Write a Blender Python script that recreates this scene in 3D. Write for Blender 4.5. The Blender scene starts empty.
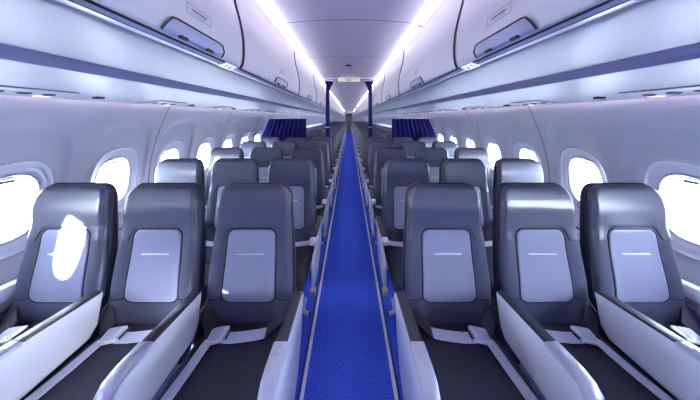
import bpy, bmesh, math, random
from mathutils import Vector
random.seed(7)
SC = bpy.context.scene
C = SC.collection
CAMZ = 1.55
Y0, Y1 = -1.6, 24.6          # cabin ends
PITCH = 0.735
ROW1 = 1.19
NROWS = 31
SEATX = {'aisle': 0.527, 'middle': 1.037, 'window': 1.537}

# ------------------------------------------------------------------ materials
def lin(c):
    return tuple((v/12.92 if v <= 0.04045 else ((v+0.055)/1.055)**2.4) for v in c)

def mat(name, rgb, rough=0.5, metal=0.0, bump=0.0, bscale=200.0, coat=0.0, var=0.0, vscale=30.0, spec=0.5, emis=None, estr=0.0):
    m = bpy.data.materials.new(name); m.use_nodes = True
    nt = m.node_tree; b = nt.nodes['Principled BSDF']
    b.inputs['Base Color'].default_value = (*rgb, 1)
    b.inputs['Roughness'].default_value = rough
    b.inputs['Metallic'].default_value = metal
    b.inputs['Coat Weight'].default_value = coat
    b.inputs['Specular IOR Level'].default_value = spec
    if emis:
        b.inputs['Emission Color'].default_value = (*emis, 1)
        b.inputs['Emission Strength'].default_value = estr
    if bump or var:
        tc = nt.nodes.new('ShaderNodeTexCoord')
        n = nt.nodes.new('ShaderNodeTexNoise'); n.inputs['Scale'].default_value = bscale
        n.inputs['Detail'].default_value = 3
        nt.links.new(tc.outputs['Object'], n.inputs['Vector'])
        if bump:
            bp = nt.nodes.new('ShaderNodeBump'); bp.inputs['Strength'].default_value = bump
            bp.inputs['Distance'].default_value = 0.002
            nt.links.new(n.outputs['Fac'], bp.inputs['Height'])
            nt.links.new(bp.outputs['Normal'], b.inputs['Normal'])
        if var:
            n2 = nt.nodes.new('ShaderNodeTexNoise'); n2.inputs['Scale'].default_value = vscale
            n2.inputs['Detail'].default_value = 4
            nt.links.new(tc.outputs['Object'], n2.inputs['Vector'])
            r = nt.nodes.new('ShaderNodeValToRGB')
            r.color_ramp.elements[0].position = 0.3; r.color_ramp.elements[1].position = 0.7
            r.color_ramp.elements[0].color = (*[v*(1-var) for v in rgb], 1)
            r.color_ramp.elements[1].color = (*[min(1, v*(1+var)) for v in rgb], 1)
            nt.links.new(n2.outputs['Fac'], r.inputs['Fac'])
            nt.links.new(r.outputs['Color'], b.inputs['Base Color'])
    return m

def emit(name, rgb, s):
    m = bpy.data.materials.new(name); m.use_nodes = True
    nt = m.node_tree; nt.nodes.remove(nt.nodes['Principled BSDF'])
    e = nt.nodes.new('ShaderNodeEmission'); e.inputs['Color'].default_value = (*rgb, 1)
    e.inputs['Strength'].default_value = s
    nt.links.new(e.outputs[0], nt.nodes['Material Output'].inputs['Surface'])
    return m

def glass(name):
    m = bpy.data.materials.new(name); m.use_nodes = True
    nt = m.node_tree; nt.nodes.remove(nt.nodes['Principled BSDF'])
    t = nt.nodes.new('ShaderNodeBsdfTransparent'); t.inputs['Color'].default_value = (0.93, 0.96, 1, 1)
    g = nt.nodes.new('ShaderNodeBsdfGlossy'); g.inputs['Roughness'].default_value = 0.03
    lw = nt.nodes.new('ShaderNodeLayerWeight'); lw.inputs['Blend'].default_value = 0.5
    pw = nt.nodes.new('ShaderNodeMath'); pw.operation = 'POWER'; pw.inputs[1].default_value = 4.0
    nt.links.new(lw.outputs['Facing'], pw.inputs[0])
    fr = nt.nodes.new('ShaderNodeMath'); fr.operation = 'MULTIPLY_ADD'; fr.inputs[1].default_value = 0.6; fr.inputs[2].default_value = 0.04
    nt.links.new(pw.outputs[0], fr.inputs[0])
    mx = nt.nodes.new('ShaderNodeMixShader')
    nt.links.new(fr.outputs[0], mx.inputs[0]); nt.links.new(t.outputs[0], mx.inputs[1]); nt.links.new(g.outputs[0], mx.inputs[2])
    nt.links.new(mx.outputs[0], nt.nodes['Material Output'].inputs['Surface'])
    return m

M = {
 'leather': mat('leather', (0.082, 0.090, 0.142), 0.34, bump=0.25, bscale=420, spec=0.6, coat=0.25),
 'headleather': mat('headrest_leather', (0.075, 0.082, 0.130), 0.30, bump=0.2, bscale=420, spec=0.7, coat=0.25),
 'panel': mat('panel_leather', (0.31, 0.33, 0.455), 0.38, bump=0.25, bscale=500, spec=0.5),
 'seam': mat('seam_thread', (0.012, 0.012, 0.028), 0.6),
 'cushion': mat('cushion_fabric', (0.034, 0.034, 0.056), 0.5, bump=0.5, bscale=600, var=0.15, vscale=60),
 'shell': mat('seat_shell', (0.02, 0.02, 0.05), 0.35),
 'sleeve': mat('belt_sleeve', (0.03, 0.03, 0.045), 0.7, bump=0.4, bscale=300),
 'white': mat('white_plastic', (0.66, 0.69, 0.77), 0.32, spec=0.5),
 'silver': mat('silver_plastic', (0.50, 0.53, 0.66), 0.30, metal=0.35),
 'armpad': mat('armrest_pad', (0.035, 0.037, 0.055), 0.38, bump=0.2, bscale=400),
 'web': mat('belt_webbing', (0.52, 0.55, 0.68), 0.6, bump=0.6, bscale=500),
 'steel': mat('buckle_steel', (0.78, 0.80, 0.86), 0.25, metal=0.05),
 'bracket': mat('hinge_brass', (0.62, 0.52, 0.25), 0.4, metal=0.3),
 'wall': mat('wall_panel', (0.50, 0.50, 0.58), 0.36, spec=0.5),
 'ceil': mat('ceiling_panel', (0.88, 0.85, 0.90), 0.40),
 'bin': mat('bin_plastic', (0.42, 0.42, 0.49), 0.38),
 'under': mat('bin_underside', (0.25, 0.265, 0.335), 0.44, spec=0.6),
 'purple': mat('purple_strip', (0.23, 0.23, 0.38), 0.35),
 'lip': mat('lip_plastic', (0.72, 0.66, 0.78), 0.3),
 'channel': mat('channel_metal', (0.24, 0.28, 0.45), 0.3, metal=0.2),
 'dark': mat('dark_gap', (0.008, 0.008, 0.02), 0.6),
 'handle': mat('latch_plastic', (0.26, 0.29, 0.44), 0.3),
 'carpet': mat('carpet', (0.060, 0.125, 0.95), 0.95, bump=1.0, bscale=350, var=0.5, vscale=130, spec=0.1),
 'path': mat('floor_path_strip', (0.82, 0.82, 0.88), 0.4),
 'curtain': mat('curtain_cloth', (0.016, 0.012, 0.12), 0.8, bump=0.3, bscale=300, spec=0.2),
 'glass': glass('window_pane'),
 'ring': mat('window_ring', (0.70, 0.71, 0.82), 0.25),
 'tab': mat('shade_tab', (0.10, 0.10, 0.13), 0.4),
 'strip': emit('strip_glow', (1.0, 0.78, 0.90), 0.30),
 'edge': emit('strip_edge_glow', (1.0, 0.86, 0.94), 6.8),
 'cove': emit('cove_glow', (1.0, 0.76, 0.90), 0.9),
 'signglow': mat('sign_face', (0.42, 0.41, 0.33), 0.4, emis=(1, 0.95, 0.72), estr=0.10),
 'green': mat('sign_green', (0.02, 0.16, 0.06), 0.5),
 'ink': mat('ink', (0.02, 0.02, 0.03), 0.6),
 'greyink': mat('grey_ink', (0.16, 0.16, 0.22), 0.6),
 'placard': mat('placard', (0.62, 0.62, 0.72), 0.4),
 'plate': mat('plate_white', (0.88, 0.88, 0.92), 0.35, emis=(.9, .93, 1), estr=.12),
 'galley': mat('galley_laminate', (0.10, 0.095, 0.10), 0.5),
 'galleymetal': mat('galley_metal', (0.30, 0.27, 0.27), 0.35, metal=0.6),
}

# ------------------------------------------------------------------ mesh helpers
class MB:
    def __init__(s): s.v = []; s.f = []; s.m = []
    def add(s, vs, fs, mi=0):
        o = len(s.v); s.v += [tuple(p) for p in vs]
        for f in fs: s.f.append(tuple(i+o for i in f)); s.m.append(mi)
        return s
    def grid(s, pts, mi=0, closed_u=False, flip=False):
        nv, nu = len(pts), len(pts[0]); vs = [p for r in pts for p in r]; fs = []
        for j in range(nv-1):
            for i in range(nu if closed_u else nu-1):
                k = (i+1) % nu
                q = (j*nu+i, j*nu+k, (j+1)*nu+k, (j+1)*nu+i)
                fs.append(q[::-1] if flip else q)
        return s.add(vs, fs, mi)
    def bm(s, bm, mi=0):
        bm.verts.index_update()
        return s.add([v.co[:] for v in bm.verts], [[v.index for v in f.verts] for f in bm.faces], mi)
    def box(s, c, d, bev=0.0, seg=2, mi=0):
        bm = bmesh.new(); bmesh.ops.create_cube(bm, size=1)
        for v in bm.verts: v.co = Vector((c[0]+v.co.x*d[0], c[1]+v.co.y*d[1], c[2]+v.co.z*d[2]))
        if bev: bmesh.ops.bevel(bm, geom=bm.edges[:], offset=bev, segments=seg, profile=0.5, affect='EDGES')
        s.bm(bm, mi); bm.free(); return s
    def prof(s, poly, a0, a1, axis='x', bev=0.0, seg=2, mi=0):
        """polygon (p,q) extruded along axis: x -> (y,z); y -> (x,z); z -> (x,y)"""
        def P(p, a):
            return {'x': (a, p[0], p[1]), 'y': (p[0], a, p[1]), 'z': (p[0], p[1], a)}[axis]
        bm = bmesh.new(); n = len(poly)
        A = [bm.verts.new(P(p, a0)) for p in poly]; B = [bm.verts.new(P(p, a1)) for p in poly]
        bm.faces.new(A); bm.faces.new(B[::-1])
        for i in range(n): bm.faces.new((A[i], B[i], B[(i+1) % n], A[(i+1) % n]))
        bmesh.ops.recalc_face_normals(bm, faces=bm.faces[:])
        if bev:
            es = [e for e in bm.edges if any(len(f.verts) == n for f in e.link_faces)] if n > 4 else bm.edges[:]
            bmesh.ops.bevel(bm, geom=es, offset=bev, segments=seg, profile=0.5, affect='EDGES', clamp_overlap=True)
        s.bm(bm, mi); bm.free(); return s
    def tube(s, path, r, n=8, closed=False, mi=0):
        P = [Vector(p) for p in path]; N = len(P); rows = []
        for i in range(N):
            a = P[(i-1) % N] if (closed or i > 0) else P[0]
            b = P[(i+1) % N] if (closed or i < N-1) else P[-1]
            t = (b-a).normalized()
            up = Vector((0, 0, 1)) if abs(t.z) < 0.9 else Vector((1, 0, 0))
            x = t.cross(up).normalized(); y = t.cross(x).normalized()
            rr = r[i] if isinstance(r, (list, tuple)) else r
            rows.append([tuple(P[i]+(x*math.cos(k*2*math.pi/n)+y*math.sin(k*2*math.pi/n))*rr) for k in range(n)])
        if closed: rows.append(rows[0])
        s.grid(rows, mi, closed_u=True)
        if not closed:
            s.add(rows[0], [tuple(range(n))], mi); s.add(rows[-1], [tuple(range(n))[::-1]], mi)
        return s
    def ribbon(s, path, wdir, w, t, nrm, mi=0):
        rows = []
        for i, p in enumerate(path):
            p = Vector(p); wd = Vector(wdir[i] if isinstance(wdir, list) else wdir).normalized()
            nn = Vector(nrm[i] if isinstance(nrm, list) else nrm).normalized()
            h = w/2
            rows.append([tuple(p+wd*a+nn*b) for a, b in ((-h, 0), (-h*0.96, t), (h*0.96, t), (h, 0))])
        s.grid(rows, mi, closed_u=True)
        s.add(rows[0], [(0, 1, 2, 3)], mi); s.add(rows[-1], [(3, 2, 1, 0)], mi)
        return s
    def obj(s, name, mats, parent=None, smooth=True, link=True, angle=40):
        me = bpy.data.meshes.new(name); me.from_pydata(s.v, [], s.f)
        if not isinstance(mats, (list, tuple)): mats = [mats]
        for m in mats: me.materials.append(m)
        for p, mi in zip(me.polygons, s.m): p.material_index = mi
        bm = bmesh.new(); bm.from_mesh(me)
        bmesh.ops.remove_doubles(bm, verts=bm.verts, dist=1e-5)
        bmesh.ops.recalc_face_normals(bm, faces=bm.faces[:])
        bm.to_mesh(me); bm.free()
        if smooth:
            me.shade_smooth()
            try: me.set_sharp_from_angle(angle=math.radians(angle))
            except Exception: pass
        o = bpy.data.objects.new(name, me); C.objects.link(o)
        if parent: o.parent = parent
        return o

def thing(name, label, cat, loc=(0, 0, 0), group=None):
    o = bpy.data.objects.new(name, None); C.objects.link(o); o.location = loc
    o.empty_display_size = 0.1
    return tag(o, label, cat, group)
def tag(o, label, cat, group=None):
    o['label'] = label; o['category'] = cat
    if group: o['group'] = group
    return o
def struct(o): o['kind'] = 'structure'; return o
def copy_tree(o, parent=None, skip=()):
    c = o.copy(); C.objects.link(c)
    if parent: c.parent = parent
    for ch in list(o.children):
        if ch.name.split('.')[0] in skip: continue
        copy_tree(ch, c, skip)
    return c

def lerp(a, b, t): return a+(b-a)*t
def sstep(a, b, x):
    t = max(0.0, min(1.0, (x-a)/(b-a))); return t*t*(3-2*t)
def interp(tab, x):
    if x <= tab[0][0]: return tab[0][1]
    for (a, p), (b, q) in zip(tab, tab[1:]):
        if x <= b: return lerp(p, q, (x-a)/(b-a))
    return tab[-1][1]
def smooth_interp(tab, x):
    n = len(tab)
    if x <= tab[0][0]: return tab[0][1]
    if x >= tab[-1][0]: return tab[-1][1]
    for i in range(n-1):
        a, b = tab[i], tab[i+1]
        if x <= b[0]:
            h = b[0]-a[0]; t = (x-a[0])/h
            p0 = tab[i-1] if i > 0 else a; p3 = tab[i+2] if i+2 < n else b
            m0 = (b[1]-p0[1])/(b[0]-p0[0]); m1 = (p3[1]-a[1])/(p3[0]-a[0])
            return ((2*t**3-3*t*t+1)*a[1]+(t**3-2*t*t+t)*h*m0+(-2*t**3+3*t*t)*b[1]+(t**3-t*t)*h*m1)
def rnd(d, r):
    d = max(0.0, min(d, r)); return r-math.sqrt(max(0.0, r*r-(r-d)**2))
def sins(n): return [math.sin(math.pi/2*(-1+2*i/(n-1))) for i in range(n)]

# ------------------------------------------------------------------ seat geometry (seat faces -y)
ZT, ZB = 1.172, 0.455
SLOPE = 0.105
WT = [(0.45, .222), (0.6, .224), (0.75, .221), (0.88, .212), (0.98, .204), (1.08, .199), (1.12, .197)]
def Wz(z, grow=0.0):
    w = smooth_interp(WT, z)+grow; R = 0.072; zc = ZT+grow-R
    if z > zc: w = w-R+math.sqrt(max(0.0, R*R-(z-zc)**2))
    return w
def fy(x, z):
    y = -(1.172-z)*SLOPE
    y -= 0.010*math.exp(-((z-0.66)/0.13)**2)             # lumbar
    y -= 0.020*math.exp(-((z-1.06)/0.10)**2)             # headrest swell
    y -= 0.016*sstep(0.11, 0.18, abs(x))*(1-sstep(0.86, 0.98, z))   # side bolsters
    y += 0.010*(1-(x/0.2)**2)*sstep(0.93, 1.03, z)       # head hollow
    return y
def back_grid(nu, nv, grow, front, back, r):
    zs = [lerp(ZB-grow, ZT+grow, (s+1)/2) for s in sins(nv)]; us = sins(nu)
    F, B = [], []
    for z in zs:
        w = Wz(z, grow); dw = (Wz(z+.001, grow)-Wz(z-.001, grow))/.002 if z < ZT+grow-.002 else 30
        fr, br = [], []
        for u in us:
            x = u*w; d = min((w-abs(x))/math.sqrt(1+dw*dw) if dw < 20 else 9, ZT+grow-z, z-ZB+grow)
            e = rnd(d, r)
            fr.append((x, front(x, z)+e, z)); br.append((x, back(x, z)-e, z))
        F.append(fr); B.append(br)
    mb = MB(); mb.grid(F); mb.grid(B, flip=True)
    ring = lambda G: [p for p in G[0]]+[r_[-1] for r_ in G[1:]]+[p for p in G[-1][::-1][1:]]+[r_[0] for r_ in G[::-1][1:-1]]
    a, b = ring(F), ring(B)
    mb.grid([a, b], closed_u=True)
    return mb
def rr_outline(n, zlo, zhi, wlo, whi, R):
    """rounded panel outline in (x,z)"""
    pts = []
    q = n//4
    for k, (sx, sz) in enumerate(((1, -1), (1, 1), (-1, 1), (-1, -1))):
        w = wlo if sz < 0 else whi; z = zlo if sz < 0 else zhi
        cx, cz = sx*(w-R), z-sz*R
        a0 = {0: -90, 1: 0, 2: 90, 3: 180}[k]
        for i in range(q+1):
            a = math.radians(a0+90*i/q); pts.append((cx+R*math.cos(a), cz+R*math.sin(a)))
    out = []
    for i, p in enumerate(pts):                         # subdivide long edges
        out.append(p); nx = pts[(i+1) % len(pts)]
        L = math.hypot(nx[0]-p[0], nx[1]-p[1]); m = int(L/0.025)
        for j in range(1, m): out.append((lerp(p[0], nx[0], j/m), lerp(p[1], nx[1], j/m)))
    return out
PAN = (0.582, 0.945, 0.138, 0.129, 0.040)
def mesh_backrest(lo=False):
    mb = back_grid(17 if lo else 37, 15 if lo else 49, 0.0, fy, lambda x, z: -(1.172-z)*SLOPE+0.035, 0.028)
    if not lo:
        for sx in (-1, 1):                               # lower cross seams
            mb.tube([(sx*lerp(.140, .205, t/6), fy(lerp(.140, .205, t/6), .605)-.0005+rnd(.224-lerp(.140, .205, t/6), .028), .605) for t in range(7)], .0022, 6, mi=1)
    return mb
def mesh_shell(lo=False):
    return back_grid(13 if lo else 25, 9 if lo else 25, 0.007, lambda x, z: -(1.172-z)*SLOPE+0.015, lambda x, z: -(1.172-z)*SLOPE+0.070-0.015*sstep(.9, 1.17, z), 0.02)
def mesh_headrest(lo=False):
    nu, nv = (21, 9) if lo else (61, 25)
    us = sins(nu); ts = [(s+1)/2 for s in sins(nv)]; G = []
    for t in ts:
        row = []
        for u in us:
            xa = abs(u)*.2005
            L = .957 if xa < .093 else (.907+math.sqrt(max(0, .05**2-(xa-.093)**2)) if xa < .143 else .888)
            k = 1 if .085 < xa < .145 else 0
            z = lerp(L, ZT-.008, t); w = Wz(z)*.965; x = u*w
            d = min(t*(ZT-.008-L)*(0.6 if k else 1), (1-t)*(ZT-.008-L), (1-abs(u))*w)
            e = rnd(d, .008)
            body = fy(x, z)+rnd(min((Wz(z)-abs(x)), ZT-z), .028)
            row.append((x, body-.007+e+(.004 if (t in (ts[0], ts[-1]) or abs(u) > .999) else 0), z))
        G.append(row)
    return MB().grid(G)
def mesh_panel(lo=False):
    ol = rr_outline(8 if lo else 24, *PAN); c = (0, .76); rows = []
    for s in ((1, .95, .6, .05) if lo else (1, .985, .96, .93, .85, .7, .5, .25, .03)):
        row = []
        for x, z in ol:
            X, Z = c[0]+(x-c[0])*s, c[1]+(z-c[1])*s
            d = (1-s)*.13
            row.append((X, fy(X, Z)-.008+rnd(d, .009)+(.004 if s == 1 else 0), Z))
        rows.append(row)
    mb = MB().grid(rows, closed_u=True)
    n = len(ol); mb.add(rows[-1], [tuple(range(n))])
    return mb
def mesh_piping():
    return MB().tube([(x*1.02, fy(x, z)-.0005, .76+(z-.76)*1.008) for x, z in rr_outline(24, *PAN)], .0042, 6, closed=True)
def mesh_slot():
    z = .822
    return MB().box((0, fy(0, z)-.0105, z), (.150, .010, .0065), .0022, 2)
def cz(x, y):                                            # cushion top
    return .476+.012*math.exp(-((y+.50)/.10)**2)-.010*math.exp(-(x/.13)**2)*sstep(-.52, -.40, y)
CY0, CY1, CW = -.56, -.035, .222
def mesh_cushion(lo=False):
    nu, nv = (9, 9) if lo else (29, 33); F, B = [], []
    for s in sins(nv):
        y = lerp(CY0, CY1, (s+1)/2); f, b = [], []
        R = .05; w = CW if y > CY0+R else CW-R+math.sqrt(max(0, R*R-(CY0+R-y)**2))
        for u in sins(nu):
            x = u*w; d = min(w-abs(x), y-CY0, CY1-y); e = rnd(d, .035)
            f.append((x, y, cz(x, y)-e)); b.append((x, y, .365+rnd(d, .03)))
        F.append(f); B.append(b)
    mb = MB(); mb.grid(F); mb.grid(B, flip=True)
    ring = lambda G: [p for p in G[0]]+[r_[-1] for r_ in G[1:]]+[p for p in G[-1][::-1][1:]]+[r_[0] for r_ in G[::-1][1:-1]]
    mb.grid([ring(F), ring(B)], closed_u=True)
    return mb
# armrest profile (y,z)
ARM = [(-.100, .655), (-.105, .668), (-.38, .690), (-.46, .694), (-.497, .688), (-.520, .668), (-.528, .630), (-.520, .560), (-.490, .500), (-.44, .470), (-.16, .480), (-.125, .52)]
AISLE = [(-.092, .650), (-.105, .668), (-.38, .690), (-.46, .694), (-.497, .688), (-.520, .668), (-.528, .630), (-.524, .540), (-.515, .40), (-.49, .315), (-.28, .315), (-.20, .37), (-.125, .49)]
WALLARM = [(-.02, .60), (-.02, .668), (-.38, .690), (-.46, .694), (-.497, .688), (-.520, .668), (-.52, .63), (-.48, .60)]
def arm_top(y): return interp([(-.53, .690), (-.46, .694), (-.38, .690), (-.105, .668)], y)
def mesh_armshell(x, poly, wd=.050): return MB().prof(poly, x-wd/2, x+wd/2, 'x', .010, 3)
def mesh_armpad(x, y0=-.372, y1=-.108):
    poly = [(y1, arm_top(y1)+.006), (y0, arm_top(y0)+.006), (y0, arm_top(y0)-.012), (y1, arm_top(y1)-.012)]
    return MB().prof(poly, x-.023, x+.023, 'x', .005, 2)
def mesh_armcap(x):
    # rounded silver end cap that wraps the nose of the armrest
    outer = [(-.376, .690), (-.46, .694), (-.497, .688), (-.520, .668), (-.528, .630), (-.520, .560), (-.498, .51)]
    rows = []
    for i, (y, z) in enumerate(outer):
        a = Vector(outer[max(0, i-1)]); b = Vector(outer[min(len(outer)-1, i+1)])
        t = (b-a).normalized(); n = Vector((t.y, -t.x))
        if n.y < -0.2 and i < 3: n = -n
        if i >= 3 and n.x > 0: n = -n
        o = .007
        w = .0275
        rows.append([(x-w, y-n.x*.012, z-n.y*.012), (x-w, y+n.x*o*.3, z+n.y*o*.3), (x-w+.006, y+n.x*o, z+n.y*o), (x+w-.006, y+n.x*o, z+n.y*o), (x+w, y+n.x*o*.3, z+n.y*o*.3), (x+w, y-n.x*.012, z-n.y*.012)])
    mb = MB().grid(rows)
    mb.add(rows[0], [tuple(range(6))]); mb.add(rows[-1], [tuple(range(6))[::-1]])
    return mb
def mesh_button(x):
    y, z = -.415, .699
    n = 14
    rows = [[(x+r*math.cos(a*2*math.pi/n), y+r*1.3*math.sin(a*2*math.pi/n), z+h) for a in range(n)] for r, h in ((.011, -.003), (.011, .0015), (.009, .003), (.001, .003))]
    return MB().grid(rows, closed_u=True)
def mesh_leg(x):
    mb = MB()
    mb.prof([(-.42, .36), (-.36, .36), (-.30, .05), (-.08, .05), (-.08, 0), (-.50, 0), (-.50, .03), (-.37, .06)], x-.018, x+.018, 'x', .004, 1)
    mb.tube([(x, -.16, .36), (x, -.12, .05)], .016, 8)
    return mb
SLIM = [(-.015, .668), (-.36, .684), (-.405, .683), (-.420, .672), (-.420, .650), (-.405, .638), (-.10, .615), (-.015, .612)]
SHROUD = [(.0, .55), (-.34, .53), (-.385, .515), (-.405, .48), (-.405, .37), (-.38, .325), (-.25, .305), (-.10, .36), (0, .49)]
def arm_slim(root, x):
    a = mesh_armshell(x, SLIM, .046).obj('armrest', M['white'], root)
    mesh_armpad(x, -.372, -.03).obj('armrest_pad', M['armpad'], a)['label'] = 'dark grey armrest pad'
def mesh_spreader(x):
    return MB().prof([(-.17, .37), (-.175, .44), (-.12, .56), (-.03, .60), (.02, .60), (.02, .37)], x-.007, x+.007, 'x', .004, 2)
def mesh_frame(): 
    mb = MB()
    mb.box((0, -.33, .352), (.42, .42, .028), .008, 2)
    mb.tube([(-.228, -.50, .33), (.228, -.50, .33)], .019, 10)
    mb.tube([(-.228, -.15, .33), (.228, -.15, .33)], .019, 10)
    return mb
def mesh_bar(s, x):
    # low baggage bar end at the aisle
    g = 1 if x > 0 else -1
    return MB().tube([(g*.235, -.49, .33), (g*.236, -.56, .338), (g*.245, -.595, .343), (g*.262, -.61, .345), (g*.285, -.612, .345)], .011, 8).tube([(g*.283, -.612, .345), (g*.292, -.612, .345)], .014, 8, mi=1)
def mesh_strap_long(s):
    P = [(s*x, y, z) for x, y, z in [(-.215, -.120, .500), (-.16, -.126, .490), (-.08, -.134, .486), (.0, -.138, .482), (.08, -.134, .486), (.16, -.126, .490), (.215, -.120, .500)]]
    return MB().ribbon(P, (0, 1, .35), .044, .003, (0, -.35, 1))
def mesh_strap_hip(s):      # across the rear of the seat, from the hip to the buckle ; outboard = +s
    pts = [(-.125, -.128, .496), (-.11, -.131, .490), (-.08, -.134, .486), (-.03, -.138, .482), (.03, -.144, .481), (.080, -.150, .486)]
    P = [(s*x, y-.01, z) for x, y, z in pts]
    return MB().ribbon(P, (0, 1, .35), .044, .003, (0, -.35, 1))
def mesh_strap_front(s):
    pts = [(.130, -.155, .494), (.142, -.20, .490), (.152, -.28, .484), (.160, -.38, .488), (.166, -.48, .496), (.168, -.545, .490), (.170, -.578, .455), (.170, -.585, .40)]
    P = [(s*x, y, z) for x, y, z in pts]
    nr = [(0, 0, 1)]*5+[(0, -.5, 1), (0, -1, .3), (0, -1, 0)]
    return MB().ribbon(P, [(1, .3*s, 0)]+[(1, 0, 0)]*7, .044, .003, nr)
def mesh_sleeve(s, o):
    mb = MB()
    if o < 0:
        P = [(-.228, -.075, .560), (-.205, -.085, .548), (-.16, -.110, .520), (-.118, -.134, .497)]
    else:
        P = [(.228, -.080, .565), (.205, -.095, .550), (.17, -.125, .525), (.138, -.150, .500)]
    mb.ribbon([(s*x, y, z) for x, y, z in P], [(0, .6, 1), (0, .8, 1), (0, 1, .8), (0, 1, .5)], .085 if o > 0 else .06, .006, (0, -.7, .7))
    return mb
def mesh_buckle(s):
    bm = bmesh.new(); bmesh.ops.create_cube(bm, size=1)
    for v in bm.verts: v.co = Vector((v.co.x*.078, v.co.y*.056, v.co.z*.016))
    bmesh.ops.bevel(bm, geom=bm.edges[:], offset=.006, segments=2, profile=.5, affect='EDGES')
    for v in bm.verts:
        v.co = Vector((s*.108+v.co.x, -.158+v.co.y+s*v.co.x*-.25, .496+v.co.z+v.co.y*.35))
    mb = MB().bm(bm); bm.free(); return mb
def mesh_lid(s):
    bm = bmesh.new(); bmesh.ops.create_cube(bm, size=1)
    for v in bm.verts: v.co = Vector((v.co.x*.050, v.co.y*.046, v.co.z*.006))
    bmesh.ops.bevel(bm, geom=bm.edges[:], offset=.0025, segments=1, profile=.5, affect='EDGES')
    for v in bm.verts: v.co = Vector((s*.114+v.co.x, -.158+v.co.y+s*v.co.x*-.25, .506+v.co.z+v.co.y*.35))
    mb = MB().bm(bm); bm.free()
    mb.box((s*.070, -.152, .502), (.012, .050, .010), .002, 1)
    return mb

def armrest(root, x, poly, kind):
    a = mesh_armshell(x, poly).obj('armrest', M['white'], root)
    mesh_armpad(x).obj('armrest_pad', M['armpad'], a)['label'] = 'dark grey armrest pad'
    if kind != 'wall':
        c = mesh_armcap(x).obj('armrest_cap', M['silver'], a)
        mesh_button(x).obj('recline_button', M['silver'], a)
    return a

def build_seat(s, pos, slim=False):
    root = thing('airplane_seat', 'seat', 'seat')
    br = mesh_backrest().obj('backrest', [M['leather'], M['seam']], root)
    mesh_shell().obj('back_shell', M['shell'], root)
    mesh_headrest().obj('headrest', M['headleather'], root)
    pn = mesh_panel().obj('back_panel', M['panel'], root); pn['label'] = 'paler padded centre panel'
    mesh_piping().obj('piping', M['seam'], pn)
    mesh_slot().obj('slot_trim', M['steel'], pn)
    mesh_cushion().obj('seat_cushion', M['cushion'], root)
    mesh_frame().obj('seat_frame', M['silver'], root)
    for x in (-.12, .12): mesh_leg(x).obj('leg', M['silver'], root)
    if slim: mesh_strap_long(s).obj('seat_belt', M['web'], root)
    else:
        st = mesh_strap_hip(s).obj('seat_belt', M['web'], root)
        mesh_buckle(s).obj('buckle', M['steel'], st)['label'] = 'silver belt buckle'
        mesh_lid(s).obj('buckle_lid', M['silver'], st)
        MB().box((s*.0635, -.148, .496), (.006, .052, .014), .002, 1).obj('buckle_tongue', M['ink'], st)
        mesh_strap_front(s).obj('belt_strap', M['web'], root)
        mesh_sleeve(s, -1).obj('belt_sleeve', M['sleeve'], root); mesh_sleeve(s, 1).obj('belt_sleeve', M['sleeve'], root)
    for x in (-.224, .224): mesh_spreader(x).obj('side_spreader', M['shell'], root)
    if slim and pos == 'aisle':
        arm_slim(root, -s*.267); arm_slim(root, s*.248)
        MB().prof(SHROUD, -s*.267-.011, -s*.267+.011, 'x', .006, 2).obj('side_shroud', M['white'], root)
        MB().box((-s*.275, -.43, .335), (.035, .05, .03), .004, 1).obj('hinge_bracket', M['bracket'], root)['label'] = 'small yellowish hinge bracket'
        mesh_bar(s, -s*.262).obj('baggage_bar', [M['silver'], M['ink']], root)
    elif slim and pos == 'middle': arm_slim(root, s*.240)
    elif pos == 'aisle':
        armrest(root, -s*.267, AISLE, 'aisle'); armrest(root, s*.248, ARM, 'mid')
        mesh_bar(s, -s*.262).obj('baggage_bar', [M['silver'], M['ink']], root)
    elif pos == 'middle': armrest(root, s*.240, ARM, 'mid')
    else: armrest(root, s*.268, WALLARM, 'wall')
    return root

def far_seat(s, pos):
    mb = MB()
    def put(o, mi):
        off = len(mb.v); mb.v += o.v; mb.f += [tuple(i+off for i in f) for f in o.f]; mb.m += [mi]*len(o.f)
    put(mesh_backrest(True), 0); put(mesh_headrest(True), 1); put(mesh_panel(True), 2); put(mesh_shell(True), 3); put(mesh_cushion(True), 4)
    put(mesh_armshell(s*{'aisle': .248, 'middle': .24, 'window': .268}[pos], SLIM if pos != 'window' else WALLARM), 5)
    if pos == 'aisle':
        put(mesh_armshell(-s*.267, SLIM), 5); put(mesh_armshell(-s*.267, SHROUD, .032), 5); put(mesh_armpad(-s*.267, -.372, -.03), 6)
    for x in (-.12, .12): put(mesh_leg(x), 7)
    put(mesh_frame(), 7)
    return mb.obj('airplane_seat', [M['leather'], M['headleather'], M['panel'], M['shell'], M['cushion'], M['white'], M['armpad'], M['silver']])

ORD = ['front', 'second', 'third', 'fourth', 'fifth', 'sixth', 'seventh', 'eighth', 'ninth', 'tenth', 'eleventh', 'twelfth', 'thirteenth', 'fourteenth', 'fifteenth', 'sixteenth', 'seventeenth', 'eighteenth', 'nineteenth', 'twentieth', 'twenty-first', 'twenty-second', 'twenty-third', 'twenty-fourth', 'twenty-fifth', 'twenty-sixth']
def seat_label(side, pos, r):
    sd = 'left' if side < 0 else 'right'
    if r == 0:
        if (side, pos) == (-1, 'window'): return 'leather window seat in the front row on the left, sun patch on its back'
        return f'blue-grey leather {pos} seat in the front row, {sd} of the aisle'
    if r < 5: return f'blue-grey leather {pos} seat in the {ORD[r]} row, {sd} of the blue aisle'
    k = r-5
    if NROWS-1-r <= 0: return f'grey leather {pos} seat in the last row, {sd} of the aisle, by the galley'
    w = 'first' if k == 0 else ORD[k]
    return f'grey leather {pos} seat {sd} of the aisle, {w} row behind the blue curtains'

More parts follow.
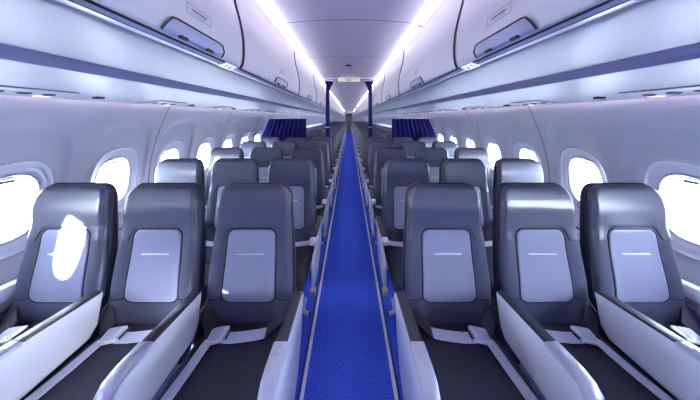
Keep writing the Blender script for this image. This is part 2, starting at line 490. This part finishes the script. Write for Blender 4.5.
NEAR = 9
for s in (-1, 1):
    for pos in ('aisle', 'middle', 'window'):
        proto = build_seat(s, pos); slim = None; far = None
        for r in range(NROWS):
            if r == 0: o = proto
            elif r == 1: o = slim = build_seat(s, pos, True)
            elif r < NEAR: o = copy_tree(slim, None, () if r < 4 else ('belt_strap', 'belt_sleeve', 'seat_belt', 'buckle', 'buckle_lid'))
            else:
                if far is None: far = far_seat(s, pos); o = far
                else: o = far.copy(); C.objects.link(o)
            o.location = (s*SEATX[pos], ROW1+PITCH*r, 0)
            tag(o, seat_label(s, pos, r), 'seat', f"{'left' if s < 0 else 'right'} {pos} seats")

# ------------------------------------------------------------------ setting: floor
def plane_y(mb, x0, z0, x1, z1, y0=Y0, y1=Y1, n=1, mi=0):
    mb.grid([[(lerp(x0, x1, i/n), y0, lerp(z0, z1, i/n)) for i in range(n+1)], [(lerp(x0, x1, i/n), y1, lerp(z0, z1, i/n)) for i in range(n+1)]], mi)
    return mb
struct(MB().box((0, (Y0+Y1)/2, -.02), (3.5, Y1-Y0, .04)).obj('floor', M['carpet'], smooth=False))
k = 0
for s in (-1, 1):
    k += 1
    mb = MB()
    mb.box((s*.262, (Y0+Y1)/2, .002), (.020, Y1-Y0-.1, .006), .001, 1)
    mb.box((s*.281, (Y0+Y1)/2, .0015), (.008, Y1-Y0-.1, .004), .0008, 1, mi=1)
    struct(mb.obj(f'trim_{k}', [M['path'], M['dark']], smooth=False))

# ------------------------------------------------------------------ setting: side walls and windows
XT = [(-1.56, 1.66), (-1.4, 1.72), (-1.2, 1.785), (-.95, 1.84), (-.75, 1.862), (-.55, 1.862), (-.38, 1.842), (-.22, 1.800), (-.06, 1.742), (.06, 1.690), (.112, 1.665)]
def XW(z): return smooth_interp(XT, z)
WZ, WA, WB, WP = -.505, .118, .182, 2.6
CELL = .533
W0 = 1.18
ZTOP, ZBOT = .112, -1.555
def sup(th, a, b, p=WP):
    c, s_ = math.cos(th), math.sin(th)
    r = (abs(c/a)**p+abs(s_/b)**p)**(-1/p); return r*c, r*s_
def disp(dy, z):
    q = (abs(dy/.248)**2.6+abs((z+.43)/.43)**2.6)**(1/2.6)
    d = .024*(1-sstep(.87, .97, q))
    w = (abs(dy/WA)**WP+abs((z-WZ)/WB)**WP)**(1/WP)
    d += .016*(1-sstep(1.02, 1.28, w))-.009*math.exp(-((w-1.42)/.05)**2)
    return d
half = CELL/2
ANG = set()
for i in range(96): ANG.add(round(-math.pi/2+2*math.pi*i/96, 6))
def rectpt(th):
    c, s_ = math.cos(th), math.sin(th)
    t = 1e9
    if abs(c) > 1e-6: t = min(t, half/abs(c))
    if s_ > 1e-6: t = min(t, (ZTOP-WZ)/s_)
    if s_ < -1e-6: t = min(t, (WZ-ZBOT)/-s_)
    return c*t, s_*t
for zz in (ZTOP-WZ, ZBOT-WZ):
    for hh in (half, -half): ANG.add(round(math.atan2(zz, hh) if math.atan2(zz, hh) >= -math.pi/2-1e-9 else math.atan2(zz, hh)+2*math.pi, 6))
# extra points down the long lower sides
for zz in [-.3, -.42, -.54, -.66, -.78, -.9, -1.0]:
    for hh in (half, -half):
        a = math.atan2(zz, hh); a = a if a >= -math.pi/2-1e-9 else a+2*math.pi; ANG.add(round(a, 6))
ANG = sorted(ANG)
def cell_rings():
    rings = []
    for sc in (1.0, 1.03, 1.07, 1.12, 1.18, 1.25, 1.32, 1.38, 1.43, 1.48, 1.55, 1.66):
        rings.append([tuple(v*sc for v in sup(t, WA, WB)) for t in ANG])
    base = rings[-1]; rc = [rectpt(t) for t in ANG]
    for t in [i/16 for i in range(1, 17)]:
        rings.append([(lerp(a[0], b[0], t), lerp(a[1], b[1], t)) for a, b in zip(base, rc)])
    return rings
RINGS = cell_rings()
wi = range(-4, 43)
wn = 0
protoW = {}; SUN_BLOCKED = []
for s, sd in ((-1, 'left'), (1, 'right')):
    mb = MB()
    for i in wi:
        yc = W0+CELL*i
        if i > 26: rg = RINGS[::3]+[RINGS[-1]] if (len(RINGS)-1) % 3 else RINGS[::3]
        else: rg = RINGS
        mb.grid([[(s*(XW(WZ+dz)+disp(dy, WZ+dz)), yc+dy, CAMZ+WZ+dz) for dy, dz in r] for r in rg], 0, closed_u=True)
    # end strips
    for ya, yb in ((Y0-.05, W0+CELL*(wi[0]-.5)), (W0+CELL*(wi[-1]+.5), Y1+.05)):
        zs = [lerp(ZBOT, ZTOP, j/24) for j in range(25)]
        mb.grid([[(s*XW(z), y, CAMZ+z) for z in zs] for y in (ya, yb)])
    # panel joints
    for j in range(wi[0], wi[-1]+1):
        if (j % 2) == 0: continue
        yj = W0+CELL*(j+.5)
        zs = [lerp(-1.54, .108, t/30) for t in range(31)]
        mb.grid([[(s*(XW(z)+disp(half, z)-.0015), y, CAMZ+z) for z in zs] for y in (yj-.0035, yj+.0035)], 1)
    struct(mb.obj('wall_'+sd, [M['wall'], M['seam']]))
    for i in wi:
        yc = W0+CELL*i; wn += 1
        if s not in protoW:
            # reveal ring through the wall, local origin at (0,0,CAMZ+WZ)
            fr = MB(); rows = []
            th = [2*math.pi*t/64 for t in range(64)]
            for a, dx in ((1.035, -.004), (1.0, .002), (.985, .012), (.955, .030), (.90, .036), (.885, .040), (.87, .060), (.90, .075)):
                row = []
                for t in th:
                    dy, dz = sup(t, WA*a, WB*a)
                    row.append((s*(XW(WZ+dz)+.040+dx*.6), dy, dz))
                rows.append(row)
            fr.grid(rows, closed_u=True)
            gl = MB(); row = []
            for t in th:
                dy, dz = sup(t, WA*.90, WB*.90); row.append((s*(XW(WZ+dz)+.074), dy, dz))
            n = len(row)
            gl.add(row, [tuple(range(n))])
            root = thing('window_1', '', ''); del root['label']; del root['category']
            struct(root)
            fr.obj('window_frame', M['ring'], root)
            gl.obj('window_glass', M['glass'], root, smooth=False)
            MB().tube([(s*(XW(WZ+dz)+.0375), dy, dz) for dy, dz in [sup(t, WA*1.035, WB*1.03) for t in th]], .0035, 6, closed=True).obj('window_seal', M['greyink'], root)
            sh = MB()
            za = WB*.885
            sh.box((s*(XW(WZ+za)+.063), 0, za-.012), (.012, .055, .018), .004, 2)
            sh.obj('shade_handle', M['tab'], root)
            protoW[s] = root; o = root
        else: o = copy_tree(protoW[s])
        o.name = f'window_{wn}'
        if s < 0 and i in (-2, -4): SUN_BLOCKED.append(o)
        o.location = (0, yc, CAMZ+WZ)
for o in SUN_BLOCKED:                                         # unseen covers added out of view to block stray sun patches
    n_ = 24; G = []
    for a in (1.0, .6, .2, .02):
        G.append([(-(XW(WZ+dz)+.066), dy, dz) for dy, dz in [sup(2*math.pi*t/n_, WA*.895*a, WB*.895*a) for t in range(n_)]])
    MB().grid(G, closed_u=True).obj('window_shade', M['ring'], o)

# ------------------------------------------------------------------ setting: ceiling, bins
HC = CAMZ
def czl(x): return .800-.034*(x/.57)**2
mb = MB()
mb.grid([[(lerp(-.556, .556, i/20), y, HC+czl(lerp(-.556, .556, i/20))) for i in range(21)] for y in (Y0, Y1)])
JO = [1.73+1.02*i for i in range(-3, 23)]
for y in JO:
    mb.grid([[(lerp(-.556, .556, i/20), yy, HC+czl(lerp(-.556, .556, i/20))-.0012) for i in range(21)] for yy in (y-.004, y+.004)], 1)
# cornice beyond the strips, up to the hidden crown
for s in (-1, 1):
    mb.grid([[(s*x, y, HC+z) for x, z in ((.556, .767), (.575, .80), (.66, .84), (1.2, .84))] for y in (Y0, Y1)])
struct(mb.obj('ceiling', [M['ceil'], M['greyink']]))

# light strips
for s in (-1, 1):
    sd = 'left' if s < 0 else 'right'
    for i, (a, b) in enumerate(zip(JO, JO[1:])):
        if b > Y1: break
        cross = [(.548, .7665), (.556, .757), (.600, .739), (.606, .744), (.606, .765), (.556, .772)]
        t = thing('ceiling_light', '', 'light', (0, (a+b)/2, HC), f'{sd} ceiling light strips')
        L = (b-a)/2-.012
        h = MB().prof([(s*x, z) for x, z in ((.5525, .7535), (.600, .7380), (.606, .765), (.5500, .7700))], -L, L, 'y')
        h.obj('light_cover', M['strip'], t, smooth=False)
        MB().prof([(s*x, z) for x, z in ((.5480, .7555), (.5515, .7535), (.5500, .7690), (.5480, .7690))], -L, L, 'y').obj('light_tube', M['edge'], t, smooth=False)
        f = MB().prof([(s*x, z) for x, z in ((.545, .7720), (.5500, .7700), (.5500, .7740), (.546, .776))], -L-.012, L+.012, 'y')
        for e in (-1, 1): f.prof([(s*x, z) for x, z in ((.5555, .7560), (.601, .7380), (.606, .765), (.556, .775))], e*L, e*(L+.011), 'y')
        f.obj('light_frame', M['lip'], t, smooth=False)
        n = i-2
        if n < 0: lb = f'pinkish ceiling light strip segment on the {sd}, overhead behind the viewer' if n == -1 else f'pinkish ceiling light strip on the {sd}, far behind the viewer'
        elif n == 0: lb = f'pinkish ceiling light strip segment on the {sd}, nearest beyond the first ceiling joint'
        else: lb = f'pinkish ceiling light strip on the {sd}, {ORD[n]} beyond the first ceiling joint'
        t['label'] = lb

# bins
DOOR = [(.598, .748), (.592, .69), (.582, .60), (.562, .52), (.544, .44), (.537, .38), (.536, .33), (.540, .285), (.549, .260), (.556, .2535)]
SEAMS = [1.087-1.22*2+1.22*i for i in range(0, 23)]
SEAMS[0] = Y0+.01
SEAMS = [y for y in SEAMS if y < Y1-.4]+[Y1-.02]
def dense(tab, n=4):
    out = []
    tt = [(i, p[0]) for i, p in enumerate(tab)]; tz = [(i, p[1]) for i, p in enumerate(tab)]
    for i in range((len(tab)-1)*n+1):
        out.append((smooth_interp(tt, i/n), smooth_interp(tz, i/n)))
    return out
DD = dense(DOOR)
def door_pt(z):
    for (x0, z0), (x1, z1) in zip(DD, DD[1:]):
        if z0 >= z >= z1: return lerp(x0, x1, (z0-z)/(z0-z1+1e-9))
    return DD[-1][0]
for s in (-1, 1):
    sd = 'left' if s < 0 else 'right'
    for i, (a, b) in enumerate(zip(SEAMS, SEAMS[1:])):
        t = thing('overhead_bin', '', 'overhead bin', (0, a, HC), f'{sd} overhead bins')
        L = b-a
        body = MB().prof([(s*x, z) for x, z in ((.62, .745), (.60, .60), (.565, .44), (.56, .30), (.575, .262), (1.04, .252), (1.15, .35), (1.15, .745))], .002, L-.002, 'y')
        body.obj('bin_body', M['dark'], t, smooth=False)
        d = MB()
        ys = [.009, .014, .03]+[lerp(.03, L-.03, j/4) for j in range(1, 4)]+[L-.03, L-.014, L-.009]
        G = []
        for y in ys:
            e = .010 if y in (ys[0], ys[-1]) else (.002 if y in (ys[1], ys[-2]) else 0)
            G.append([(s*(x+e), y, z) for x, z in DD])
        d.grid(G)
        d.grid([[(s*(x+.022), y, z) for x, z in DD] for y in (ys[0], ys[-1])])
        for y, g in ((ys[0], G[0]), (ys[-1], G[-1])):
            d.grid([g, [(s*(x+.022), y, z) for x, z in DD]])
        d.obj('bin_door', M['bin'], t)
        MB().tube([(s*(x-.0005), 0, z) for x, z in DD[2:-1]], .0042, 6).obj('door_seal', M['seam'], t)
        yc = {1: .765-a}.get(i, L/2)
        # latch handle: raised scoop at the lower edge of the door
        hp = MB(); hl = .145
        zs = [.256, .262, .275, .290, .300, .304]
        ol = []
        G = []
        for j, z in enumerate(zs):
            f = hl-(.0 if z < .27 else .022*((z-.27)/.034)**2)
            off = .004 if j in (0, 5) else .012
            G.append([(s*(door_pt(z)-(off if k not in (0, 12) else .002)), yc+f*(-1+2*k/12), z) for k in range(13)])
        hp.grid(G)
        hb = hp.obj('latch_handle', M['handle'], t); hb['label'] = 'grey latch handle'
        rim = MB()
        path = [(s*(door_pt(.258)-.006), yc-hl-.002, .258), (s*(door_pt(.28)-.010), yc-hl+.002, .280), (s*(door_pt(.302)-.009), yc-hl+.018, .302), (s*(door_pt(.306)-.008), yc-hl+.034, .3065)]
        path += [(p[0], 2*yc-p[1], p[2]) for p in path[::-1]]
        rim.tube(path, .0030, 6)
        rim.obj('handle_rim', M['dark'], hb)
        for dy in (-.075, .055): MB().box((s*(door_pt(.262)-.012), yc+dy, .259), (.012, .034, .010), .002, 1).obj('latch_catch', M['ink'], hb)
        # placard with frame line and two lines of text
        pl = MB(); z0, z1, hw = .350, .386, .062
        for (za, zb, ya, yb) in ((z1-.0026, z1, -hw, hw), (z0, z0+.0026, -hw, hw), (z0, z1, -hw, -hw+.003), (z0, z1, hw-.003, hw)):
            pl.grid([[(s*(door_pt(z)-.0012), yc-.0+y, z) for z in (za, zb)] for y in (ya, yb)], 0)
        pp = pl.obj('placard', M['greyink'], t, smooth=False); pp['label'] = 'thin outlined placard with two lines of print'
        tx = MB(); random.seed(i)
        for za, zb, y0_, y1_, nm in ((.368, .3735, -.038, .038, 0), (.3600, .3632, -.034, .030, 1)):
            y = y0_
            while y < y1_:
                w = random.uniform(.006, .013)
                tx.grid([[(s*(door_pt(z)-.0014), yc+yy, z) for z in (za, zb)] for yy in (y, min(y1_, y+w))], nm); y += w+.002
        tx.obj('placard_print', [M['ink'], M['greyink']], pp, smooth=False)
        if i == 0: lb = f'white overhead bin on the {sd}, mostly out of frame behind the viewer'
        elif i == 1: lb = f'nearest white overhead bin on the {sd} with grey latch and printed placard'
        else: lb = f'white overhead bin on the {sd}, {ORD[i-1]} one from the front'
        t['label'] = lb

# channel, lip, underside, purple strip, service panel, cove
k = 2
UND = dense([(.600, .2405), (.606, .2340), (.64, .2285), (.72, .222), (.85, .219), (.96, .220), (1.05, .2245)], 3)
PSU = dense([(1.082, .184), (1.12, .176), (1.25, .152), (1.42, .128), (1.55, .115), (1.635, .108)], 3)
def strip_obj(poly, m, y0=Y0, y1=Y1):
    global k
    k += 1
    mb = MB().grid([[(x, y, HC+z) for x, z in poly] for y in (y0, y1)])
    return struct(mb.obj(f'trim_{k}', m))
for s in (-1, 1):
    S = lambda pts: [(s*x, z) for x, z in pts]
    strip_obj(S([(.575, .262), (.558, .2525), (.562, .2490)]), M['dark'])
    strip_obj(S([(.562, .2490), (.566, .2475), (.577, .2440)]), M['channel'])
    strip_obj(S([(.577, .2440), (.580, .2425)]), M['dark'])
    strip_obj(S([(.580, .2425), (.586, .2418), (.596, .2412), (.600, .2405)]), M['lip'])
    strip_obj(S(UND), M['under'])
    strip_obj(S([(1.05, .2245), (1.056, .226), (1.058, .222), (1.079, .186), (1.082, .184)]), M['purple'])
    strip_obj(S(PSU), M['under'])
    strip_obj(S([(1.635, .108), (1.640, .112), (1.662, .118), (1.668, .108)]), M['cove'])

# passenger service units
for s in (-1, 1):
    sd = 'left' if s < 0 else 'right'
    for r in range(8):
        yc = .97+PITCH*r
        t = thing('service_unit', f'overhead service unit with reading lights above the {ORD[r]} row on the {sd}', 'service panel', (s*1.48, yc, HC+.1205), f'{sd} service units')
        t.rotation_euler = (0, s*.098, 0)
        b = MB(); b.box((0, 0, .0), (.17, .26, .010), .003, 2); b.obj('unit_panel', M['under'], t)
        for gx in (-.0865, .0865): MB().box((s*gx, 0, .001), (.003, .262, .008)).obj('panel_gap', M['greyink'], t, smooth=False)
        for dy in (-.08, 0, .08):
            n = 14
            l = MB().grid([[(r_*math.cos(a*2*math.pi/n), dy+r_*math.sin(a*2*math.pi/n), z) for a in range(n)] for r_, z in ((.022, -.003), (.022, -.008), (.016, -.011), (.008, -.008), (.001, -.008))], closed_u=True)
            l.obj('reading_light', M['ink'], t)
        MB().box((s*.05, .09, -.006), (.03, .05, .007), .002, 1).obj('call_button', M['plate'], t)
        sp = MB().box((s*1.47, 1.25+PITCH*r, HC+.118), (.045, .030, .012), .003, 1).obj('ceiling_speaker', M['ink'])
        sp.name = 'service_vent'
        tag(sp, f'small black vent under the bins beside the {ORD[r]} service unit on the {sd}', 'vent', f'{sd} service vents')

# row number plates
for s in (-1, 1):
    sd = 'left' if s < 0 else 'right'
    t = thing('row_sign', f'small white row number plate on the {sd} bin edge at the door seam', 'sign', (s*.577, 1.012, HC+.2455))
    ang = math.atan2(.2525-.240, .558-.600)
    p = MB()
    p.prof([(s*-.020, .0080), (s*.018, -.0075), (s*.016, -.0105), (s*-.023, .0040)], -.048, .048, 'y', .0015, 1)
    p.obj('sign_plate', M['plate'], t)
    # characters lie on the plate's lower face
    def on(u, v):   # u along y, v across (0..1, 1 = aisle side/top)
        x = lerp(.0155, -.0225, v); z = lerp(-.0112, .0032, v)
        return (s*(x-.0004), u, z-.0006)
    tx = MB()
    def mark(u0, v0, u1, v1): tx.add([on(u0, v0), on(u1, v0), on(u1, v1), on(u0, v1)], [(0, 1, 2, 3)])
    e = -1
    mark(-.026, .2, -.020, .85); mark(-.031, .66, -.026, .80)            # numeral one
    mark(.004, .25, .012, .80); mark(.012, .25, .026, .42); mark(.022, .42, .026, .60)   # seat pictogram
    tx.obj('sign_mark', M['greyink'], t, smooth=False)

# ceiling details
t = thing('ceiling_sensor', 'small black sensor set in the middle of the ceiling', 'sensor', (-.01, 3.22, HC+.798))
MB().box((0, 0, -.004), (.07, .05, .012), .003, 2).obj('sensor_body', M['ink'], t)
MB().box((0, 0, -.002), (.085, .065, .006), .002, 1).obj('sensor_bezel', M['greyink'], t)

# class divider : header arch, exit sign, curtains
YD = 4.22
hd = MB()
arc = [(lerp(-.57, .57, i/24)) for i in range(25)]
top = [(x, czl(x)+.004) for x in arc]; bot = [(x, czl(x)-.022-.010*(abs(x)/.57)**2) for x in arc]
for yy in (YD-.03, YD+.03): hd.grid([[(x, yy, HC+z) for x, z in top], [(x, yy, HC+z) for x, z in bot]])
hd.grid([[(x, YD-.03, HC+z) for x, z in bot], [(x, YD+.03, HC+z) for x, z in bot]])
hd.grid([[(x, YD-.034, HC+z+.004) for x, z in bot], [(x, YD-.034, HC+z-.006) for x, z in bot]], 1)
o = hd.obj('curtain_header', [M['lip'], M['greyink']]); tag(o, 'pale arched header across the ceiling that carries the aisle curtains', 'header')
t = thing('exit_sign', 'lit cream sign with green symbols under the ceiling header', 'sign', (0, YD-.0605, HC+.738))
MB().box((0, 0, 0), (.425, .05, .060), .006, 2).obj('sign_box', M['signglow'], t)
g = MB(); g.box((0, -.026, 0), (.078, .003, .042)); g.obj('centre_symbol', M['green'], t, smooth=False)
MB().box((0, -.028, .0), (.050, .002, .008)).box((-.02, -.028, 0), (.008, .002, .022)).obj('symbol_mark', M['plate'], t, smooth=False)
for sx in (-1, 1):
    a = MB(); a.prof([(sx*.18, 0), (sx*.155, .018), (sx*.155, .008), (sx*.135, .008), (sx*.135, -.008), (sx*.155, -.008), (sx*.155, -.018)], -.0275, -.0255, 'y')
    a.obj('arrow_symbol', M['green'], t, smooth=False)
for sx in (-.0725, .0725):
    MB().box((sx, -.0255, 0), (.003, .002, .056)).obj('sign_divider', M['greyink'], t, smooth=False)

for s in (-1, 1):
    sd = 'left' if s < 0 else 'right'
    # gathered aisle curtain
    prof = [(.555, .046), (.80, .046), (.95, .040), (1.15, .036), (1.33, .034), (1.37, .027), (1.41, .036), (1.60, .034), (1.95, .032), (2.12, .036), (2.20, .050), (2.25, .070), (2.288, .078)]
    n = 56; rows = []
    for z, rr in dense(prof, 3):
        row = []
        xc = s*lerp(.435, .408, sstep(2.0, 2.28, z))
        for a in range(n):
            th = 2*math.pi*a/n
            R = rr*(1+.20*math.sin(7*th+z*1.3)+.06*math.sin(13*th))
            row.append((xc+R*math.cos(th), 4.335+min(.052, R*.8)*math.sin(th)*(.9), z))
        rows.append(row)
    t = thing('gathered_curtain', f'dark blue curtain gathered into a column on the {sd} side of the aisle', 'curtain', (0, 0, 0), 'aisle curtains')
    m = MB().grid(rows, closed_u=True); m.add(rows[0], [tuple(range(n))]); m.add(rows[-1], [tuple(range(n))])
    m.obj('curtain_cloth', M['curtain'], t)
    MB().tube([(s*.435+.033*math.cos(a*2*math.pi/20), 4.335+.033*math.sin(a*2*math.pi/20), 1.368+.006*math.sin(a*2*math.pi/20)) for a in range(20)], .008, 6, closed=True).obj('tie_back', M['web'], t)['label'] = 'pale tie-back band'
    MB().tube([(s*.32, 4.335, 2.296), (s*.50, 4.335, 2.296)], .012, 8).tube([(s*.41, 4.335, 2.296), (s*.41, YD+.034, 2.318)], .006, 6).obj('curtain_rail', M['silver'], t)
    # short pleated divider curtain above the seats
    YC = 4.33
    t = thing('divider_curtain', f'short dark blue pleated curtain hung above the seats on the {sd}', 'curtain', (0, 0, 0), 'divider curtains')
    nx, nz = 181, 14; G = []
    for j in range(nz):
        v = j/(nz-1); z = lerp(1.535, .98, v); row = []
        xo = lerp(1.615, 1.765, min(1, v/.62))
        for i in range(nx):
            u = i/(nx-1); x = lerp(.872, xo, u)
            amp = .027*(1-.55*sstep(.72, .80, u))*lerp(.75, 1, v)
            y = YC+amp*math.sin(2*math.pi*u*9.5+.35*math.sin(v*2+u*9))+.004*math.sin(u*40+v*5)
            row.append((s*x, y, z))
        G.append(row)
    m = MB().grid(G); m.grid([[(p[0], p[1]+.004, p[2]) for p in r_] for r_ in G], flip=True)
    for e in (0, -1):
        m.grid([G[e], [(p[0], p[1]+.004, p[2]) for p in G[e]]])
        m.grid([[r_[e] for r_ in G], [(r_[e][0], r_[e][1]+.004, r_[e][2]) for r_ in G]])
    m.obj('curtain_cloth', M['curtain'], t)
    b = MB(); b.box((s*1.26, YC, 1.546), (.80, .045, .020), .006, 2)
    for xx in (1.0, 1.5): b.tube([(s*xx, YC, 1.55), (s*xx, YC, HC+interp([(1.0, .225), (1.5, .12)], xx)-.002)], .006, 6)
    b.obj('curtain_rail', M['white'], t)['label'] = 'white rail'

# hanging sign further back
t = thing('hanging_sign', 'small dark sign hanging from the ceiling far down the cabin on the right', 'sign', (.40, 12.0, 0))
b = MB(); b.box((0, 0, HC+.60), (.10, .05, .13), .01, 2); b.box((0, 0, HC+.42), (.11, .06, .15), .012, 2); b.obj('sign_box', M['galley'], t)
MB().tube([(0, 0, HC+.42), (0, 0, HC+.786)], .012, 6).obj('hanger', M['dark'], t)

# ------------------------------------------------------------------ ends of the cabin
w = MB()
w.box((-1.15, Y1+.02, 1.2), (1.54, .06, 2.6)); w.box((1.15, Y1+.02, 1.2), (1.54, .06, 2.6)); w.box((0, Y1+.02, 2.28), (.80, .06, .45))
struct(w.obj('wall_back', M['wall'], smooth=False))
w = MB(); w.box((0, Y0-.02, 1.2), (3.7, .06, 2.6)); struct(w.obj('wall_front', M['wall'], smooth=False))
for c_, d_ in (((0, Y1+1.35, 1.05), (1.4, .05, 2.1)), ((-.70, Y1+.7, 1.05), (.05, 1.3, 2.1)), ((.70, Y1+.7, 1.05), (.05, 1.3, 2.1)), ((0, Y1+.7, 2.09), (1.4, 1.3, .05)), ((0, Y1+.7, -.02), (1.4, 1.3, .04))):
    k += 1
    struct(MB().box(c_, d_).obj(f'trim_{k}', M['galley'], smooth=False))
t = thing('galley_unit', 'dark galley unit with metal doors at the far end of the aisle', 'galley', (0, Y1+.95, 0))
MB().box((0, 0, .52), (.8, .45, 1.04), .01, 1).obj('counter', M['galley'], t)
for x in (-.26, 0, .26): MB().box((x, -.235, .55), (.23, .03, .85), .006, 1).obj('cart_door', M['galleymetal'], t)
MB().box((0, .05, 1.6), (.8, .35, .5), .01, 1).obj('upper_cabinet', M['galleymetal'], t)
MB().box((0, .19, 1.2), (.8, .04, .4)).obj('back_panel', M['galleymetal'], t)

# ------------------------------------------------------------------ light, world, camera
w = bpy.data.worlds.new('daylight'); SC.world = w; w.use_nodes = True
bg = w.node_tree.nodes['Background']
bg.inputs['Color'].default_value = (0.76, 0.86, 1.0, 1); bg.inputs['Strength'].default_value = 11.0
sun = bpy.data.lights.new('sun', 'SUN'); sun.energy = 22; sun.angle = math.radians(1.0); sun.color = (1, .97, .94)
so = bpy.data.objects.new('sun', sun); C.objects.link(so)
so.rotation_euler = Vector((1.0, 1.2, -.45)).to_track_quat('-Z', 'Y').to_euler()

cam = bpy.data.cameras.new('camera'); co = bpy.data.objects.new('camera', cam); C.objects.link(co)
co.location = (0, 0, CAMZ); co.rotation_euler = (math.radians(90), 0, 0)
cam.sensor_width = 36; cam.sensor_fit = 'HORIZONTAL'; cam.lens = 213/700*36
cam.shift_x = 1.0/700; cam.shift_y = -82/700
cam.clip_start = .02; cam.clip_end = 200
SC.camera = co

SC.view_settings.view_transform = 'Standard'; SC.view_settings.look = 'None'
SC.view_settings.gamma = 1; SC.view_settings.use_curve_mapping = False
SC.view_settings.exposure = 2.28
try:
    SC.cycles.use_denoising = True
    SC.cycles.max_bounces = 8; SC.cycles.diffuse_bounces = 5; SC.cycles.glossy_bounces = 3; SC.cycles.transparent_max_bounces = 8
    SC.cycles.sample_clamp_indirect = 8
except Exception: pass
